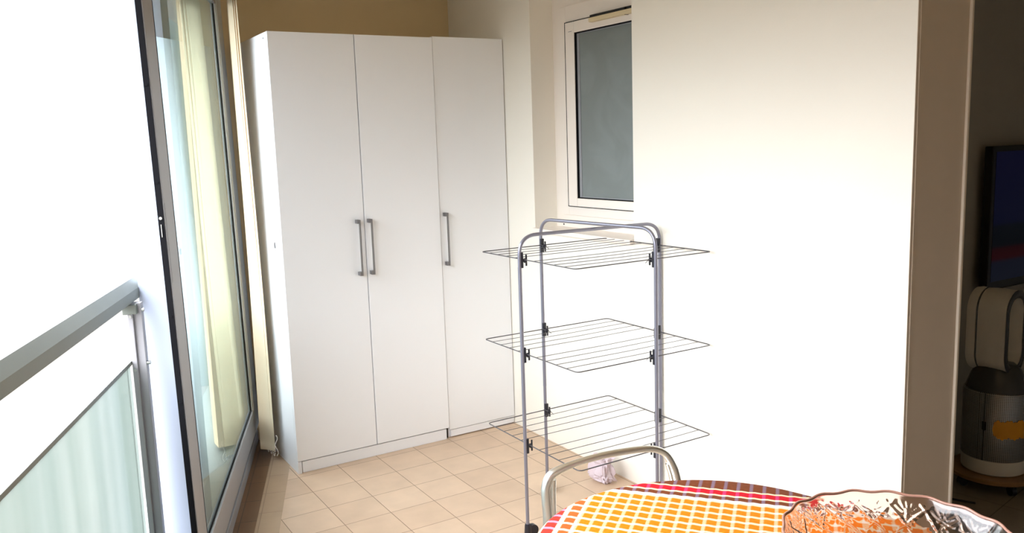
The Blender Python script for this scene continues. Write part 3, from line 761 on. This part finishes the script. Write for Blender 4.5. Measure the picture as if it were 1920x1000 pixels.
# ================================================================== LILAC BAG BY THE WALL
bm = B(); bmesh.ops.create_uvsphere(bm, u_segments=64, v_segments=40, radius=1)
for v in bm.verts:
    c_ = v.co.copy(); p4 = lambda a_: math.copysign(abs(a_) ** .55, a_)
    x, y, z = p4(c_.x), p4(c_.y), p4(c_.z)
    nz = .12 * math.sin(5 * c_.x + 3 * c_.z) + .09 * math.sin(9 * c_.y - 6 * c_.z + 1)
    hz_ = (z + 1) / 2
    f1 = noise.noise(c_ * 2.2 + Vector((3, 1, 7))) * .5 + noise.noise(c_ * 5.0) * .28 + noise.noise(c_ * 11.0) * .12
    s_ = 1 + nz * .4 + f1
    tp = 1.0 - .18 * hz_ + .22 * max(0, hz_ - .85) / .15
    v.co = Vector((x * .034 * s_ * tp, y * .054 * s_ * tp, max(.0005, .060 + z * .058 * (1 + .5 * f1))))
ob = obj('plastic_bag', bm, M['bag'], smooth=True); ob.location = (2.175, 2.86, .001)
tag(ob, 'crumpled pale lilac plastic bag on the floor under the drying rack', 'bag')

# ================================================================== LIVING ROOM
tv = thing('television', 'dark flat television on the living room wall above the air purifier', 'television', (4.42, 2.1, .93))
bm = B(); bx(bm, 3.74, 5.08, 2.075, 2.115, .775, 1.42, bev=.006); obj('bezel', bm, M['tv_body'], tv)
bm = B(); bx(bm, 3.765, 5.055, 2.0735, 2.0765, .815, 1.395); obj('screen', bm, M['screen'], tv)
bm = B(); bx(bm, 4.2, 4.6, 2.11, 2.1495, .95, 1.25); obj('wall_mount', bm, M['tv_body'], tv)

PC = Vector((3.50, 1.88, 0))
ty = thing('plant_trolley', 'round wooden wheeled trolley carrying the air purifier', 'trolley', tuple(PC))
bm = B(); lathe(bm, [(.168, .052), (.172, .056), (.172, .068), (.168, .072)], PC, 48); obj('deck', bm, M['wood'], ty, smooth=True)
for k in range(4):
    an = PI / 4 + k * PI / 2 + .3; c_ = PC + Vector((math.cos(an), math.sin(an), 0)) * .13
    bm = B(); d_ = Vector((-math.sin(an), math.cos(an), 0)); cc = c_ + Vector((0, 0, .021)); sweep(bm, [cc - d_ * .01, cc + d_ * .01], .0205, 18)
    bx(bm, c_.x - .014, c_.x + .014, c_.y - .014, c_.y + .014, .036, .053, bev=.002); obj('castor', bm, M['black'], ty, smooth=True)

pu = thing('air_purifier', 'grey and silver bladeless fan air purifier with an orange tape patch under the television', 'air purifier', (PC.x, PC.y, .073))
z0 = .0725
bm = B(); lathe(bm, [(.112, z0), (.121, z0 + .006), (.123, z0 + .06), (.1225, z0 + .064)], PC, 56); obj('base', bm, M['purifier_white'], pu, smooth=True)
bm = B(); lathe(bm, [(.1225, z0 + .064), (.124, z0 + .07), (.124, z0 + .345), (.120, z0 + .352)], (0, 0, 0), 72)
sh = obj('filter_shroud', bm, M['perf'], pu, smooth=True); sh.location = (0, 0, -.073)
bm = B(); lathe(bm, [(.118, z0 + .350), (.112, z0 + .37), (.098, z0 + .41), (.080, z0 + .445), (.06, z0 + .46)], PC, 56); obj('collar', bm, M['purifier_cone'], pu, smooth=True)
# seam + indicator + tape on the side that faces the balcony
vd = Vector((-PC.x, -PC.y, 0)).normalized(); vr = Vector((-vd.y, vd.x, 0))
def on_shell(an, z, r=.1245): d_ = vd * math.cos(an) - vr * math.sin(an); return PC + d_ * r + Vector((0, 0, z)) if False else PC + (vd * math.cos(an) + vr * math.sin(an)) * r + Vector((0, 0, z))
SGN = 1 if (Vector((rt.x, rt.y, 0)).dot(vr) > 0) else -1
def patch(name, a0, a1, zz0, zz1, m_, r=.1246, jag=0, n=14, lab=None):
    bm = B(); gi = []
    for i in range(n + 1):
        an = SGN * (a0 + (a1 - a0) * i / n); j0 = jag * random.random() if jag else 0
        gi.append([bm.verts.new(on_shell(an, zz0 + j0 * .3, r)), bm.verts.new(on_shell(an, zz1 - j0, r))])
    for i in range(n): bm.faces.new((gi[i][0], gi[i + 1][0], gi[i + 1][1], gi[i][1]))
    bmesh.ops.recalc_face_normals(bm, faces=bm.faces)
    bmesh.ops.solidify(bm, geom=bm.faces[:], thickness=.0012)
    return obj(name, bm, m_, pu, label=lab)
patch('seam', -.335, -.30, z0 + .066, z0 + .35, M['purifier_cone'])
patch('button', -.375, -.245, z0 + .196, z0 + .232, M['tv_body'], r=.127)
bm = B(); gi = []
for i in range(25):
    q = i / 24; an = SGN * (-.06 + 1.02 * q); hh = .037 * min(1, math.sqrt(max(0, 1 - (1 - min(1, q / .22)) ** 2)) + .12) + .003 * math.sin(i * 2.1); zc = z0 + .205 + .004 * math.sin(i * .7)
    gi.append([bm.verts.new(on_shell(an, zc - hh, .1262)), bm.verts.new(on_shell(an, zc + hh, .1262))])
for i in range(24): bm.faces.new((gi[i][0], gi[i + 1][0], gi[i + 1][1], gi[i][1]))
bmesh.ops.recalc_face_normals(bm, faces=bm.faces); bmesh.ops.solidify(bm, geom=bm.faces[:], thickness=.0012)
obj('tape_patch', bm, M['tape'], pu, label='orange-yellow tape patch')
# racetrack head: a deep band open through the middle, turned to the right
hb = PC + Vector((0, 0, z0 + .415)); hz = Vector((0, 0, 1))
ax = (vd * .40 + vr * SGN * .92).normalized(); sd = Vector((-ax.y, ax.x, 0))
def track(w_, h_, n=40):
    out = []
    for k in range(n):
        an = 2 * PI * k / n + PI / n; c_, s_ = math.cos(an), math.sin(an)
        out.append((c_ * w_, math.copysign(max(0, h_ - w_), s_) + s_ * w_))
    return out
def head_ring(wo, ho, wi, hi, d0, d1, name, m_):
    bm = B(); cz = .178
    def P3(p_, d_): return hb + sd * p_[0] + hz * (p_[1] + cz) + ax * d_
    a_ = [[bm.verts.new(P3(p_, d_)) for p_ in track(w_, h_)] for (w_, h_, d_) in ((wo, ho, d0), (wo + .004, ho + .004, (d0 + d1) / 2), (wo, ho, d1), (wi, hi, d1), (wi - .006, hi - .006, (d0 + d1) / 2), (wi, hi, d0))]
    for i in range(6):
        A, B_ = a_[i], a_[(i + 1) % 6]
        for j in range(len(A)): bm.faces.new((A[j], A[(j + 1) % len(A)], B_[(j + 1) % len(A)], B_[j]))
    return obj(name, bm, m_, pu, smooth=True)
head_ring(.090, .176, .068, .150, -.050, .060, 'loop_head', M['purifier_white'])
head_ring(.0885, .1745, .072, .154, -.058, -.050, 'loop_seam', M['purifier_cone'])
head_ring(.088, .174, .066, .148, -.095, -.058, 'loop_rear', M['purifier_white'])
head_ring(.0885, .1745, .070, .152, .060, .066, 'loop_rim', M['purifier_cone'])
# power lead on the floor
bm = B(); sweep(bm, smooth_path([(3.70, 2.13, .007), (3.45, 2.11, .007), (3.33, 2.08, .007), (3.24, 2.0, .007), (3.20, 1.90, .007), (3.24, 1.80, .007)], 8), .0042, 8)
cb = obj('power_cable', bm, M['black'], smooth=True); tag(cb, 'thin black cable looping on the floor behind the wheeled trolley', 'cable')
